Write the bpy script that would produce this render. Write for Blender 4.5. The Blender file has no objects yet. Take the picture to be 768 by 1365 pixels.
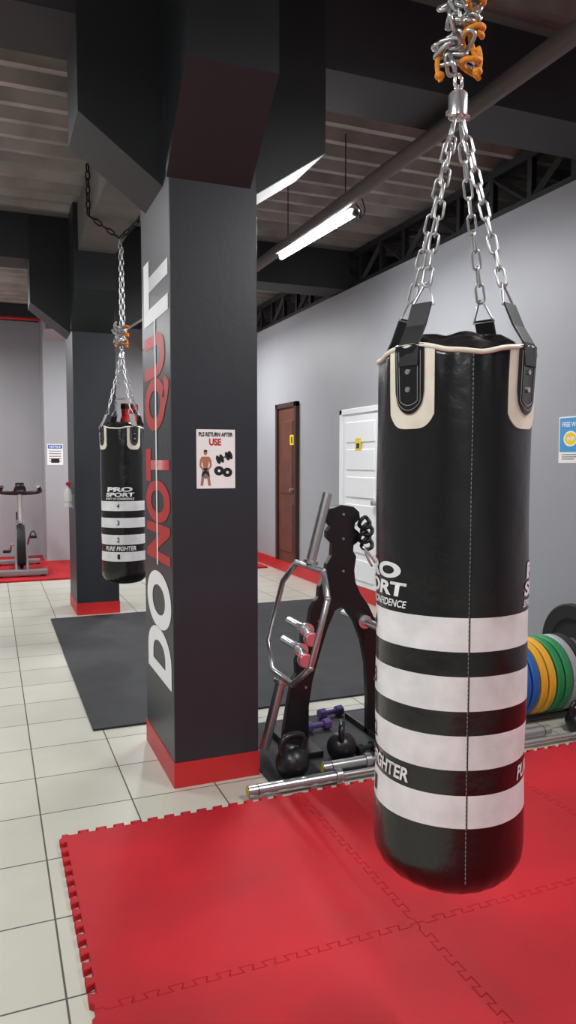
import bpy, bmesh, math, random
from mathutils import Vector, Matrix, noise
random.seed(4)
S = bpy.context.scene
COL = S.collection
pi = math.pi

# ------------------------------------------------------------------ helpers
def lin(c):
    o = []
    for v in c:
        v = v / 255.0
        o.append(v / 12.92 if v <= 0.04045 else ((v + 0.055) / 1.055) ** 2.4)
    return (o[0], o[1], o[2], 1.0)

def mat(name, rgb, rough=0.5, metal=0.0, var=0.0, vscale=3.0, bump=0.0, bscale=60.0, rvar=0.0, emit=None, es=0, coat=0.0, spec=0.5, bdist=0.01):
    m = bpy.data.materials.new(name); m.use_nodes = True
    nt = m.node_tree; b = nt.nodes["Principled BSDF"]
    b.inputs["Base Color"].default_value = lin(rgb)
    b.inputs["Roughness"].default_value = rough
    b.inputs["Metallic"].default_value = metal
    b.inputs["Coat Weight"].default_value = coat
    b.inputs["Coat Roughness"].default_value = 0.15
    b.inputs["Specular IOR Level"].default_value = spec
    tc = nt.nodes.new("ShaderNodeTexCoord")
    if var > 0:
        n = nt.nodes.new("ShaderNodeTexNoise"); n.inputs["Scale"].default_value = vscale
        n.inputs["Detail"].default_value = 6
        r = nt.nodes.new("ShaderNodeValToRGB")
        r.color_ramp.elements[0].position = 0.3; r.color_ramp.elements[1].position = 0.7
        r.color_ramp.elements[0].color = lin([max(0, v * (1 - var)) for v in rgb])
        r.color_ramp.elements[1].color = lin([min(255, v * (1 + var)) for v in rgb])
        nt.links.new(tc.outputs["Object"], n.inputs["Vector"])
        nt.links.new(n.outputs["Fac"], r.inputs["Fac"])
        nt.links.new(r.outputs["Color"], b.inputs["Base Color"])
        if rvar > 0:
            mr = nt.nodes.new("ShaderNodeMapRange")
            mr.inputs["To Min"].default_value = rough - rvar
            mr.inputs["To Max"].default_value = rough + rvar
            nt.links.new(n.outputs["Fac"], mr.inputs["Value"])
            nt.links.new(mr.outputs["Result"], b.inputs["Roughness"])
    if bump > 0:
        n2 = nt.nodes.new("ShaderNodeTexNoise"); n2.inputs["Scale"].default_value = bscale
        n2.inputs["Detail"].default_value = 4
        bp = nt.nodes.new("ShaderNodeBump"); bp.inputs["Strength"].default_value = bump
        bp.inputs["Distance"].default_value = bdist
        nt.links.new(tc.outputs["Object"], n2.inputs["Vector"])
        nt.links.new(n2.outputs["Fac"], bp.inputs["Height"])
        nt.links.new(bp.outputs["Normal"], b.inputs["Normal"])
    if emit:
        b.inputs["Emission Color"].default_value = lin(emit)
        b.inputs["Emission Strength"].default_value = es
    return m

class G:
    """top-level empty that parents parts"""
    def __init__(s, name, loc=(0, 0, 0)):
        s.e = bpy.data.objects.new(name, None); s.e.empty_display_size = 0.1
        s.e.location = loc; COL.objects.link(s.e)
        s.inv = Matrix.Translation(Vector(loc)).inverted()
    def add(s, o):
        o.parent = s.e; o.matrix_parent_inverse = s.inv; return o

def finish(bm, name, m, g=None, smooth=False, bevel=0.0, bseg=2):
    me = bpy.data.meshes.new(name); bmesh.ops.recalc_face_normals(bm, faces=bm.faces[:])
    bm.to_mesh(me); bm.free()
    o = bpy.data.objects.new(name, me); COL.objects.link(o)
    for mm in (m if isinstance(m, (list, tuple)) else [m]):
        me.materials.append(mm)
    if smooth:
        for p in me.polygons: p.use_smooth = True
    if bevel > 0:
        md = o.modifiers.new("bev", "BEVEL"); md.width = bevel; md.segments = bseg
        md.limit_method = 'ANGLE'; md.angle_limit = math.radians(40)
    if g: g.add(o)
    return o

def smooth_angle(o, ang=40):
    me = o.data
    for p in me.polygons: p.use_smooth = True
    bm = bmesh.new(); bm.from_mesh(me)
    for e in bm.edges:
        if len(e.link_faces) == 2 and e.calc_face_angle(0) > math.radians(ang):
            e.smooth = False
    bm.to_mesh(me); bm.free()
    return o

def bbox(bm, x0, x1, y0, y1, z0, z1, mi=0):
    vs = [bm.verts.new(p) for p in [(x0,y0,z0),(x1,y0,z0),(x1,y1,z0),(x0,y1,z0),(x0,y0,z1),(x1,y0,z1),(x1,y1,z1),(x0,y1,z1)]]
    for f in [(0,3,2,1),(4,5,6,7),(0,1,5,4),(1,2,6,5),(2,3,7,6),(3,0,4,7)]:
        fc = bm.faces.new([vs[i] for i in f]); fc.material_index = mi

def box(name, x0, x1, y0, y1, z0, z1, m, g=None, bevel=0.0):
    bm = bmesh.new(); bbox(bm, x0, x1, y0, y1, z0, z1)
    return finish(bm, name, m, g, bevel=bevel)

def rod(bm, p1, p2, r, seg=16, r2=None, mi=0):
    p1 = Vector(p1); p2 = Vector(p2); d = p2 - p1
    q = d.to_track_quat('Z', 'Y').to_matrix().to_4x4()
    M = Matrix.Translation((p1 + p2) / 2) @ q
    ret = bmesh.ops.create_cone(bm, cap_ends=True, segments=seg, radius1=r, radius2=r if r2 is None else r2, depth=d.length, matrix=M)
    fs = set(f for v in ret['verts'] for f in v.link_faces)
    for f in fs: f.material_index = mi

def cyl(name, p1, p2, r, m, g=None, seg=24, r2=None, bevel=0.0):
    bm = bmesh.new(); rod(bm, p1, p2, r, seg, r2)
    o = finish(bm, name, m, g, bevel=bevel)
    return smooth_angle(o)

def sphere(bm, c, r, sc=(1,1,1), mi=0, seg=24):
    M = Matrix.Translation(c) @ Matrix.Diagonal((sc[0], sc[1], sc[2], 1))
    ret = bmesh.ops.create_uvsphere(bm, u_segments=seg, v_segments=seg // 2, radius=r, matrix=M)
    for f in set(f for v in ret['verts'] for f in v.link_faces): f.material_index = mi

def tube(name, pts, r, m, g=None, smooth=True, cyclic=False, res=6):
    cu = bpy.data.curves.new(name, 'CURVE'); cu.dimensions = '3D'
    cu.bevel_depth = r; cu.bevel_resolution = 3; cu.resolution_u = res; cu.use_fill_caps = True
    if smooth:
        sp = cu.splines.new('NURBS'); sp.points.add(len(pts) - 1)
        for i, p in enumerate(pts): sp.points[i].co = (p[0], p[1], p[2], 1)
        sp.order_u = 3; sp.use_endpoint_u = True; sp.use_cyclic_u = cyclic
    else:
        sp = cu.splines.new('POLY'); sp.points.add(len(pts) - 1)
        for i, p in enumerate(pts): sp.points[i].co = (p[0], p[1], p[2], 1)
        sp.use_cyclic_u = cyclic
    o = bpy.data.objects.new(name, cu); COL.objects.link(o); cu.materials.append(m)
    if g: g.add(o)
    return o

def lathe_bm(bm, prof, M, seg=48, mi=None):
    rings = []
    for (r, h) in prof:
        if r < 1e-6:
            rings.append([bm.verts.new(M @ Vector((0, 0, h)))])
        else:
            rings.append([bm.verts.new(M @ Vector((r * math.cos(2*pi*i/seg), r * math.sin(2*pi*i/seg), h))) for i in range(seg)])
    for k in range(len(rings) - 1):
        a, b = rings[k], rings[k + 1]
        for i in range(seg):
            j = (i + 1) % seg
            if len(a) == 1 and len(b) == 1: continue
            if len(a) == 1: f = bm.faces.new((a[0], b[i], b[j]))
            elif len(b) == 1: f = bm.faces.new((a[i], a[j], b[0]))
            else: f = bm.faces.new((a[i], a[j], b[j], b[i]))
            if mi: f.material_index = mi[k]

def prism(name, pts, axis, a0, a1, m, g=None, bevel=0.0):
    bm = bmesh.new()
    def P(p, a):
        if axis == 'y': return (p[0], a, p[1])
        if axis == 'x': return (a, p[0], p[1])
        return (p[0], p[1], a)
    A = [bm.verts.new(P(p, a0)) for p in pts]; B = [bm.verts.new(P(p, a1)) for p in pts]
    bm.faces.new(A); bm.faces.new(B[::-1])
    n = len(pts)
    for i in range(n):
        bm.faces.new((A[i], A[(i+1) % n], B[(i+1) % n], B[i]))
    return finish(bm, name, m, g, bevel=bevel)

def text_mesh(s, bold=0.0, space=1.0):
    cu = bpy.data.curves.new("t", 'FONT'); cu.body = s; cu.size = 1.0; cu.offset = bold
    cu.align_x = 'CENTER'; cu.space_character = space
    o = bpy.data.objects.new("t", cu); COL.objects.link(o)
    dg = bpy.context.evaluated_depsgraph_get(); dg.update()
    me = bpy.data.meshes.new_from_object(o.evaluated_get(dg))
    bpy.data.objects.remove(o, do_unlink=True)
    xs = [v.co.x for v in me.vertices]; ys = [v.co.y for v in me.vertices]
    return me, (min(xs), max(xs), min(ys), max(ys))

def frame(origin, xd, yd):
    xd = Vector(xd); yd = Vector(yd); n = xd.cross(yd)
    M = Matrix((xd, yd, n)).transposed().to_4x4()
    M.translation = Vector(origin)
    return M

def text(name, s, x0, x1, y0, y1, F, m, g, bold=0.0, off=0.001, shear=0.0, space=1.0):
    me, (a, b, c, d) = text_mesh(s, bold, space)
    for v in me.vertices:
        yy = (v.co.y - c) / (d - c)
        X = x0 + (v.co.x - a) / (b - a) * (x1 - x0) + shear * yy
        Y = y0 + yy * (y1 - y0)
        v.co = F @ Vector((X, Y, off))
    me.materials.clear(); me.materials.append(m)
    o = bpy.data.objects.new(name, me); COL.objects.link(o)
    if g: g.add(o)
    return o

def flat(name, pts, F, m, g, off=0.0008):
    bm = bmesh.new()
    bm.faces.new([bm.verts.new(F @ Vector((p[0], p[1], off))) for p in pts])
    return finish(bm, name, m, g)

def rect(x0, x1, y0, y1): return [(x0, y0), (x1, y0), (x1, y1), (x0, y1)]
def ell(cx, cy, rx, ry, n=24, rot=0):
    o = []
    for i in range(n):
        t = 2*pi*i/n; x = rx*math.cos(t); y = ry*math.sin(t)
        o.append((cx + x*math.cos(rot) - y*math.sin(rot), cy + x*math.sin(rot) + y*math.cos(rot)))
    return o

# ------------------------------------------------------------------ materials
M_wall = mat("wall_grey_paint", (152, 154, 159), 0.5, var=0.02, vscale=1.2, bump=0.05, bscale=90)
M_backwall = mat("backwall_grey_paint", (162, 164, 168), 0.6, var=0.02, vscale=1.2)
M_pillar = mat("charcoal_paint", (38, 41, 47), 0.42, var=0.05, vscale=3, bump=0.06, bscale=40)
M_beam = mat("beam_dark_paint", (44, 45, 48), 0.6, var=0.08, vscale=2)
M_haunch = mat("haunch_black_paint", (27, 31, 34), 0.5, var=0.05, vscale=3, bump=0.05, bscale=30)
M_litpaint = mat("painted_lamplight_grey", (150, 152, 156), 0.5)  # lamp light on the right haunch undersides, put in as pale grey
M_deck = mat("metal_deck", (158, 152, 147), 0.42, metal=0.3, var=0.15, vscale=2.5)
M_redbase = mat("red_base_paint", (190, 34, 38), 0.45, var=0.05)
M_black = mat("black_steel", (17, 17, 19), 0.4)
M_truss = mat("truss_black", (20, 20, 22), 0.6)
M_pipe = mat("grey_pipe", (92, 87, 84), 0.5, var=0.06)
M_chrome = mat("chrome", (222, 223, 225), 0.2, metal=0.85)
M_bar = mat("brushed_bar_steel", (190, 190, 190), 0.28, metal=0.85)
M_steel = mat("zinc_steel", (190, 190, 190), 0.3, metal=0.9)
M_darkchain = mat("dark_chain", (50, 48, 48), 0.4, metal=0.8)
M_white = mat("white_paint", (225, 226, 228), 0.4)
M_doorwhite = mat("door_white", (236, 238, 240), 0.4)
M_brown = mat("door_brown", (92, 48, 32), 0.45, var=0.15, vscale=6)
M_brownf = mat("door_frame_brown", (58, 30, 22), 0.45)
M_yellow = mat("sign_yellow", (235, 205, 30), 0.5)
M_ink = mat("ink_black", (18, 18, 18), 0.5)
M_txtwhite = mat("text_white", (244, 245, 246), 0.5)
M_txtred = mat("text_red", (186, 40, 36), 0.5)
M_rubber = mat("rubber_black", (24, 24, 26), 0.75, bump=0.2, bscale=200)
M_leather = mat("black_leather", (8, 8, 9), 0.27, bump=0.55, bscale=11, coat=0.3, bdist=0.012, spec=0.55)
M_stripe = mat("white_vinyl", (222, 222, 221), 0.38, var=0.055, vscale=14, bump=0.3, bscale=9, bdist=0.012)
M_cream = mat("cream_leather", (216, 207, 190), 0.5, var=0.05, vscale=15)
M_strap = mat("black_webbing", (16, 17, 19), 0.45)
M_orange = mat("orange_rope", (222, 136, 30), 0.8, bump=0.5, bscale=220)
M_stitch = mat("stitch_grey", (130, 130, 130), 0.6)
M_kettle = mat("kettlebell_iron", (24, 24, 27), 0.32, bump=0.1, bscale=120)
M_pink = mat("pink_cap", (206, 110, 122), 0.3, metal=0.3)
M_purple = mat("purple_neoprene", (88, 58, 124), 0.6)
M_paper = mat("paper_white", (238, 236, 234), 0.5)
M_blue = mat("poster_blue", (70, 150, 205), 0.5)
M_signblue = mat("notice_blue", (40, 90, 170), 0.5)
M_skin = mat("printed_skin", (172, 112, 80), 0.6)
M_grey = mat("printed_grey", (120, 120, 122), 0.6)
M_tube = mat("fluorescent_tube", (255, 255, 255), 0.5, emit=(250, 252, 255), es=55)
M_plast = mat("white_plastic", (228, 228, 226), 0.35)

def tile_mat():
    m = bpy.data.materials.new("ceramic_tile_floor"); m.use_nodes = True
    nt = m.node_tree; b = nt.nodes["Principled BSDF"]; N = nt.nodes.new; L = nt.links.new
    tc = N("ShaderNodeTexCoord"); sp = N("ShaderNodeSeparateXYZ"); L(tc.outputs["Object"], sp.inputs[0])
    T = 0.362
    def mth(op, a, bb=None):
        n = N("ShaderNodeMath"); n.operation = op
        for i, v in enumerate([a, bb]):
            if v is None: continue
            if isinstance(v, (int, float)): n.inputs[i].default_value = v
            else: L(v, n.inputs[i])
        return n.outputs[0]
    ds = []; fl = []
    for ax, o in (("X", 0.149), ("Y", 2.645)):
        q = mth('DIVIDE', mth('SUBTRACT', sp.outputs[ax], o), T)
        f = mth('FRACT', mth('ADD', q, 100.0))
        ds.append(mth('MINIMUM', f, mth('SUBTRACT', 1.0, f)))
        fl.append(mth('FLOOR', mth('ADD', q, 100.0)))
    d = mth('MINIMUM', ds[0], ds[1])
    g = N("ShaderNodeMapRange"); g.inputs["From Min"].default_value = 0.006; g.inputs["From Max"].default_value = 0.010
    L(d, g.inputs["Value"])
    cb = N("ShaderNodeCombineXYZ"); L(fl[0], cb.inputs[0]); L(fl[1], cb.inputs[1])
    wn = N("ShaderNodeTexWhiteNoise"); wn.noise_dimensions = '3D'; L(cb.outputs[0], wn.inputs["Vector"])
    nz = N("ShaderNodeTexNoise"); nz.inputs["Scale"].default_value = 5; nz.inputs["Detail"].default_value = 8
    L(tc.outputs["Object"], nz.inputs["Vector"])
    v = mth('ADD', mth('MULTIPLY', wn.outputs["Value"], 0.4), mth('MULTIPLY', nz.outputs["Fac"], 0.6))
    r = N("ShaderNodeValToRGB"); r.color_ramp.elements[0].color = lin((182, 180, 166)); r.color_ramp.elements[1].color = lin((205, 203, 190))
    L(v, r.inputs["Fac"])
    mx = N("ShaderNodeMix"); mx.data_type = 'RGBA'
    L(g.outputs["Result"], mx.inputs["Factor"]); mx.inputs[6].default_value = lin((78, 74, 66)); L(r.outputs["Color"], mx.inputs[7])
    L(mx.outputs[2], b.inputs["Base Color"])
    rr = N("ShaderNodeMapRange"); L(g.outputs["Result"], rr.inputs["Value"]); rr.inputs["To Min"].default_value = 0.8; rr.inputs["To Max"].default_value = 0.28
    L(rr.outputs["Result"], b.inputs["Roughness"])
    bp = N("ShaderNodeBump"); bp.inputs["Strength"].default_value = 0.4; bp.inputs["Distance"].default_value = 0.003
    L(g.outputs["Result"], bp.inputs["Height"]); L(bp.outputs["Normal"], b.inputs["Normal"])
    return m
M_tile = tile_mat()
M_redmat = mat("red_foam_mat", (172, 22, 32), 0.6, var=0.10, vscale=2.2, bump=0.15, bscale=250, rvar=0.08, spec=0.3)
M_blackmat = mat("black_rubber_mat", (46, 47, 50), 0.8, var=0.12, vscale=6, bump=0.3, bscale=200)

# ------------------------------------------------------------------ room
XL, XR, YB, YF, ZC = -4.0, 3.45, -3.0, 11.4, 3.56
box("floor", XL, 4.7, YB, YF + 0.1, -0.1, 0.0, M_tile)
box("wall_right", XR, XR + 0.12, YB, YF, 0.0, 3.16, M_wall)
box("wall_annex", 4.6, 4.7, YB, YF, 0.0, 3.7, M_beam)
box("wall_left", XL - 0.1, XL, YB, YF, 0.0, 3.7, M_backwall)
box("wall_far", XL, 4.6, YF, YF + 0.1, 0.0, 3.7, M_backwall)
box("wall_near", XL, 4.6, YB - 0.1, YB, 0.0, 3.7, M_backwall)
box("baseboard_right", XR - 0.02, XR, YB, YF, 0.0, 0.14, M_redbase)
bm = bmesh.new()
prof = []
y = YB; p = 0.24
while y < YF:
    prof += [(y, ZC), (y + 0.03, ZC), (y + 0.055, ZC + 0.075), (y + 0.125, ZC + 0.075), (y + 0.13, ZC + 0.06), (y + 0.145, ZC + 0.06), (y+0.15, ZC + 0.075), (y + 0.195, ZC + 0.075), (y + 0.22, ZC)]
    y += p
prof.append((YF + 0.1, ZC))
A = [bm.verts.new((XL, a, b)) for a, b in prof]; B = [bm.verts.new((4.7, a, b)) for a, b in prof]
for i in range(len(prof) - 1):
    bm.faces.new((A[i], A[i+1], B[i+1], B[i]))
bmt = [bm.verts.new(c) for c in [(XL, YB, ZC+.14), (4.7, YB, ZC+.14), (4.7, YF+.1, ZC+.14), (XL, YF+.1, ZC+.14)]]
bm.faces.new(bmt)
finish(bm, "ceiling", M_deck)

# ------------------------------------------------------------------ pillars and beams
PX0, PX1 = 0.70, 1.08
ZB = 3.17
def pillar(y0, y1, paint, haunch=True):
    g = G("support_pillar", ((PX0+PX1)/2, y0, 0))
    box("shaft", PX0, PX1, y0, y1, 0, ZC, paint, g, bevel=0.004)
    if paint is M_pillar:
        box("red_base", PX0-0.004, PX1+0.004, y0-0.004, y1+0.004, 0, 0.11, M_redbase, g)
    by0, by1 = y0 + 0.11, y1 - 0.12
    if haunch:
        for sgn, xp, ex in ((-1, PX0, 0.34), (1, PX1, 0.37)):
            prism("haunch_side", [(xp, 2.55), (xp + sgn*ex, 2.80), (xp + sgn*ex, ZC), (xp, ZC)], 'y', by0, by1, M_haunch, g)
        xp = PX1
        prism("haunch_painted_light", [(xp, 2.546), (xp + 0.37, 2.796), (xp + 0.37, 2.799), (xp, 2.549)], 'y', by0, by1, M_litpaint, g)  # thin skin under the right haunch, coloured as if lit by the lamp
        prism("haunch_front", [(y0, 2.55), (y0 - 0.34, 2.86), (y0 - 0.34, ZC), (y0, ZC)], 'x', PX0 - 0.01, PX1 - 0.03, M_haunch, g)
        prism("haunch_back", [(y1, 2.55), (y1 + 0.34, 2.86), (y1 + 0.34, ZC), (y1, ZC)], 'x', PX0 + 0.02, PX1 - 0.02, M_haunch, g)
    return g
g1 = pillar(3.04, 3.64, M_pillar)
pillar(6.88, 7.48, M_pillar)
g3 = pillar(10.72, 11.4, M_backwall, haunch=False)
prism("haunch_front", [(10.72, 3.05), (10.5, 3.15), (10.5, ZC), (10.72, ZC)], 'x', PX0, PX1, M_backwall, g3)

M_beamy = mat("beam_concrete_grey", (100, 96, 93), 0.7, var=0.1, vscale=3)
box("ceiling_beam_long", 0.73, 1.04, YB, 2.70, ZB, ZC, M_beam)
box("ceiling_beam_long", 0.73, 1.04, 3.98, 6.54, ZB, ZC, M_beamy)
box("ceiling_beam_long", 0.73, 1.04, 7.82, 10.5, ZB, ZC, M_beamy)
for yy in (3.15, 6.99):
    box("ceiling_beam_cross", PX1 + 0.37, 4.6, yy, yy + 0.37, ZB, ZC, M_beam)
    box("ceiling_beam_cross", XL, PX0 - 0.34, yy, yy + 0.37, ZB, ZC, M_beam)
box("ceiling_beam_wall", XL, 3.45, 11.0, 11.39, 3.4, ZC, M_beam)
bm = bmesh.new()
def sq(p1, p2, w):
    rod(bm, p1, p2, w * 0.7071, 4)
for xt in (3.52,):
    for z in (3.19, 3.51):
        bbox(bm, xt-0.03, xt+0.03, YB, YF, z-0.03, z+0.03)
    y = YB + 0.1; k = 0
    while y < YF - 0.5:
        bbox(bm, xt-0.022, xt+0.022, y-0.022, y+0.022, 3.19, 3.5)
        sq((xt, y, 3.2 if k % 2 else 3.49), (xt, y+0.42, 3.49 if k % 2 else 3.2), 0.042)
        y += 0.42; k += 1
finish(bm, "roof_truss", M_truss)
cyl("ceiling_pipe", (2.22, YB, 3.115), (2.22, YF, 3.115), 0.045, M_pipe)
cyl("sprinkler_pipe", (XL, 10.95, 3.36), (PX0, 10.95, 3.36), 0.02, M_redbase)

# ------------------------------------------------------------------ pillar lettering
F = frame((PX0, 0, 0), (0, 0, 1), (0, 1, 0))
text("lettering_do", "DO", 0.41, 0.90, 3.07, 3.58, F, M_txtwhite, g1, bold=0.05, off=0.002)
text("lettering_not", "NOT", 0.95, 1.46, 3.07, 3.58, F, M_txtred, g1, bold=0.045, off=0.002)
text("lettering_qu", "QU", 1.54, 1.97, 3.07, 3.58, F, M_txtred, g1, bold=0.045, off=0.002)
text("lettering_it", "IT", 2.03, 2.32, 3.07, 3.58, F, M_txtwhite, g1, bold=0.05, off=0.002)
flat("lettering_line", rect(0.93, 2.03, 3.32, 3.345), F, M_txtwhite, g1, off=0.003)

def poster_frame(name, origin, xd, yd, w, h, m):
    Fm = frame(origin, xd, yd)
    g = G(name, origin)
    bm = bmesh.new()
    c = [Fm @ Vector((x, y, z)) for z in (0.0002, 0.002) for x, y in ((0,0),(w,0),(w,h),(0,h))]
    vs = [bm.verts.new(p) for p in c]
    for f in [(0,3,2,1),(4,5,6,7),(0,1,5,4),(1,2,6,5),(2,3,7,6),(3,0,4,7)]: bm.faces.new([vs[i] for i in f])
    finish(bm, "sheet", m, g)
    return Fm @ Matrix.Translation((0, 0, 0.002)), g
Fp, gp = poster_frame("gym_rule_poster", (0.806, 3.04, 1.285), (1,0,0), (0,0,1), 0.17, 0.25, M_paper)
text("title", "PLS RETURN AFTER", 0.010, 0.160, 0.220, 0.238, Fp, M_ink, gp, bold=0.04)
text("title_use", "USE", 0.055, 0.108, 0.182, 0.212, Fp, M_txtred, gp, bold=0.04)
flat("athlete_torso", [(0.022,0.135),(0.056,0.135),(0.052,0.105),(0.048,0.085),(0.03,0.085),(0.026,0.105)], Fp, M_skin, gp)
flat("athlete_head", ell(0.039, 0.152, 0.008, 0.011), Fp, M_skin, gp)
flat("athlete_hair", ell(0.039, 0.159, 0.008, 0.005), Fp, M_ink, gp, off=0.0012)
flat("athlete_arm_l", [(0.022,0.135),(0.014,0.12),(0.012,0.095),(0.03,0.07),(0.034,0.076),(0.02,0.098),(0.024,0.118)], Fp, M_skin, gp, off=0.001)
flat("athlete_arm_r", [(0.056,0.135),(0.064,0.12),(0.066,0.095),(0.048,0.07),(0.044,0.076),(0.058,0.098),(0.054,0.118)], Fp, M_skin, gp, off=0.001)
flat("athlete_shorts", [(0.028,0.086),(0.05,0.086),(0.058,0.05),(0.041,0.052),(0.039,0.065),(0.036,0.052),(0.02,0.05)], Fp, M_ink, gp, off=0.0009)
flat("athlete_leg_l", [(0.021,0.05),(0.033,0.051),(0.028,0.012),(0.016,0.012)], Fp, M_skin, gp)
flat("athlete_leg_r", [(0.045,0.051),(0.057,0.05),(0.062,0.012),(0.05,0.012)], Fp, M_skin, gp)
flat("athlete_bell", ell(0.039, 0.052, 0.010, 0.010), Fp, M_grey, gp, off=0.0014)
flat("plate_print_a", ell(0.098, 0.075, 0.022, 0.020), Fp, M_ink, gp)
flat("plate_print_b", ell(0.135, 0.068, 0.022, 0.020), Fp, M_ink, gp, off=0.001)
flat("plate_hole_a", ell(0.098, 0.075, 0.006, 0.006), Fp, M_paper, gp, off=0.0014)
flat("plate_hole_b", ell(0.135, 0.068, 0.006, 0.006), Fp, M_paper, gp, off=0.0014)
flat("dumbbell_print_bar", [(0.092,0.118),(0.15,0.138),(0.148,0.146),(0.09,0.126)], Fp, M_grey, gp)
for i, (a, b) in enumerate(((0.095, 0.122), (0.11, 0.127), (0.135, 0.137), (0.148, 0.142))):
    flat("dumbbell_print_%d" % i, ell(a, b, 0.009, 0.019, rot=0.35), Fp, M_ink, gp, off=0.001)

Fp, gp = poster_frame("wifi_poster", (XR, 3.835, 1.39), (0,-1,0), (0,0,1), 0.21, 0.297, M_paper)
flat("blue_field", rect(0.008, 0.202, 0.07, 0.289), Fp, M_blue, gp)
text("headline", "FREE WIFI", 0.03, 0.18, 0.232, 0.262, Fp, M_paper, gp, bold=0.02, off=0.0014)
flat("badge", ell(0.105, 0.155, 0.062, 0.05, 32), Fp, M_paper, gp, off=0.0012)
flat("badge_ring", ell(0.105, 0.155, 0.052, 0.04, 32), Fp, M_yellow, gp, off=0.0015)
text("badge_text", "WiFi", 0.068, 0.142, 0.14, 0.17, Fp, M_paper, gp, bold=0.02, off=0.002)
for i in range(3):
    flat("line_%d" % i, rect(0.03, 0.18 - i*0.02, 0.05 - i*0.014, 0.056 - i*0.014), Fp, M_grey, gp)

Fp, gp = poster_frame("notice_sign", (0.73, 10.72, 1.35), (1,0,0), (0,0,1), 0.21, 0.29, M_paper)
flat("header", rect(0.01, 0.20, 0.225, 0.28), Fp, M_signblue, gp)
text("header_text", "NOTICE", 0.03, 0.18, 0.237, 0.268, Fp, M_paper, gp, bold=0.02, off=0.0014)
for i in range(5):
    flat("line_%d" % i, rect(0.025, 0.185, 0.185 - i*0.035, 0.197 - i*0.035), Fp, M_grey, gp)
flat("picture", rect(0.05, 0.16, 0.03, 0.09), Fp, M_ink, gp, off=0.0012)

# ------------------------------------------------------------------ doors (in right wall)
gd = G("door_1", (XR, 8.55, 0.14))
x = XR
box("jamb_a", x-0.05, x+0.02, 8.22, 8.28, 0.14, 2.12, M_brownf, gd, bevel=0.004)
box("jamb_b", x-0.05, x+0.02, 8.84, 8.90, 0.14, 2.12, M_brownf, gd, bevel=0.004)
box("head", x-0.05, x+0.02, 8.22, 8.90, 2.06, 2.12, M_brownf, gd, bevel=0.004)
box("leaf", x-0.025, x+0.01, 8.28, 8.84, 0.145, 2.06, M_brown, gd)
for i, (za, zb) in enumerate(((0.27, 0.87), (1.0, 1.9))):
    box("panel_%d" % i, x-0.035, x-0.02, 8.36, 8.76, za, zb, M_brown, gd, bevel=0.008)
cyl("knob", (x-0.03, 8.33, 1.05), (x-0.08, 8.33, 1.05), 0.022, M_steel, gd)
box("warning_label", x-0.039, x-0.0355, 8.3, 8.42, 1.60, 1.72, M_yellow, gd)
box("label_mark", x-0.041, x-0.0385, 8.34, 8.38, 1.62, 1.70, M_ink, gd)
gd = G("door_2", (XR, 6.6, 0.14))
box("jamb_a", x-0.04, x+0.02, 6.14, 6.20, 0.14, 1.935, M_doorwhite, gd, bevel=0.004)
box("jamb_b", x-0.04, x+0.02, 6.98, 7.04, 0.14, 1.935, M_doorwhite, gd, bevel=0.004)
box("head", x-0.04, x+0.02, 6.14, 7.04, 1.88, 1.935, M_doorwhite, gd, bevel=0.004)
box("leaf", x-0.02, x+0.01, 6.20, 6.98, 0.145, 1.88, M_doorwhite, gd)
for i in range(6):
    z0 = 0.20 + i * 0.278
    box("panel", x-0.032, x-0.015, 6.29, 6.90, z0, z0 + 0.21, M_doorwhite, gd, bevel=0.014)
cyl("knob", (x-0.02, 6.24, 1.0), (x-0.08, 6.24, 1.0), 0.024, M_steel, gd)
box("warning_label", x-0.036, x-0.032, 6.56, 6.68, 1.51, 1.63, M_yellow, gd)
box("label_mark", x-0.038, x-0.0355, 6.59, 6.65, 1.53, 1.58, M_ink, gd)

# ------------------------------------------------------------------ mats
def edge_pts(L, n, a, d):
    m_ = 0.03; P = (L - 2*m_) / (n + 0.5); o = [(0, 0), (m_ - 0.012, 0)]
    for k in range(n):
        x0 = m_ + k*P
        o += [(x0 - (0 if k == 0 else d), -a), (x0 + .5*P + d, -a), (x0 + .5*P - d, a), (x0 + P + d, a)]
    o += [(m_ + n*P - d, -a), (L - m_ + 0.0, -a), (L - m_ + 0.012, 0)]
    return o
def puzzle_mat(x0, y0, L, x1=None, rightflat=False):
    W = (x1 - x0) if x1 else L
    e = edge_pts(L, 13, 0.011, 0.004)
    nx = max(3, int(round(13 * W / L)))
    ex = edge_pts(W, nx, 0.011, 0.004)
    pts = []
    pts += [(x0 + t, y0 + o) for t, o in ex]
    if rightflat: pts += [(x0 + W, y0), ]
    else: pts += [(x0 + W + o, y0 + t) for t, o in e]
    pts += [(x0 + t, y0 + L + o) for t, o in [(W, 0)] + ex[::-1][:-1]]
    pts += [(x0 + o, y0 + t) for t, o in [(L, 0)] + e[::-1][:-1]]
    q = []
    for pp in pts:
        if not q or (Vector(pp) - Vector(q[-1])).length > 1e-5: q.append(pp)
    if (Vector(q[0]) - Vector(q[-1])).length < 1e-5: q.pop()
    bm = bmesh.new()
    B0 = [bm.verts.new((a, b, 0.001)) for a, b in q]
    T0 = [bm.verts.new((a, b, 0.017)) for a, b in q]
    top = bm.faces.new(T0); bm.faces.new(B0[::-1])
    for i in range(len(q)):
        j = (i+1) % len(q); bm.faces.new((B0[i], B0[j], T0[j], T0[i]))
    bmesh.ops.recalc_face_normals(bm, faces=bm.faces[:])
    bmesh.ops.inset_region(bm, faces=[top], thickness=0.0022, depth=0.003, use_even_offset=True)
    return finish(bm, "interlocking_foam_mat", M_redmat)
Lm = 0.942
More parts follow.
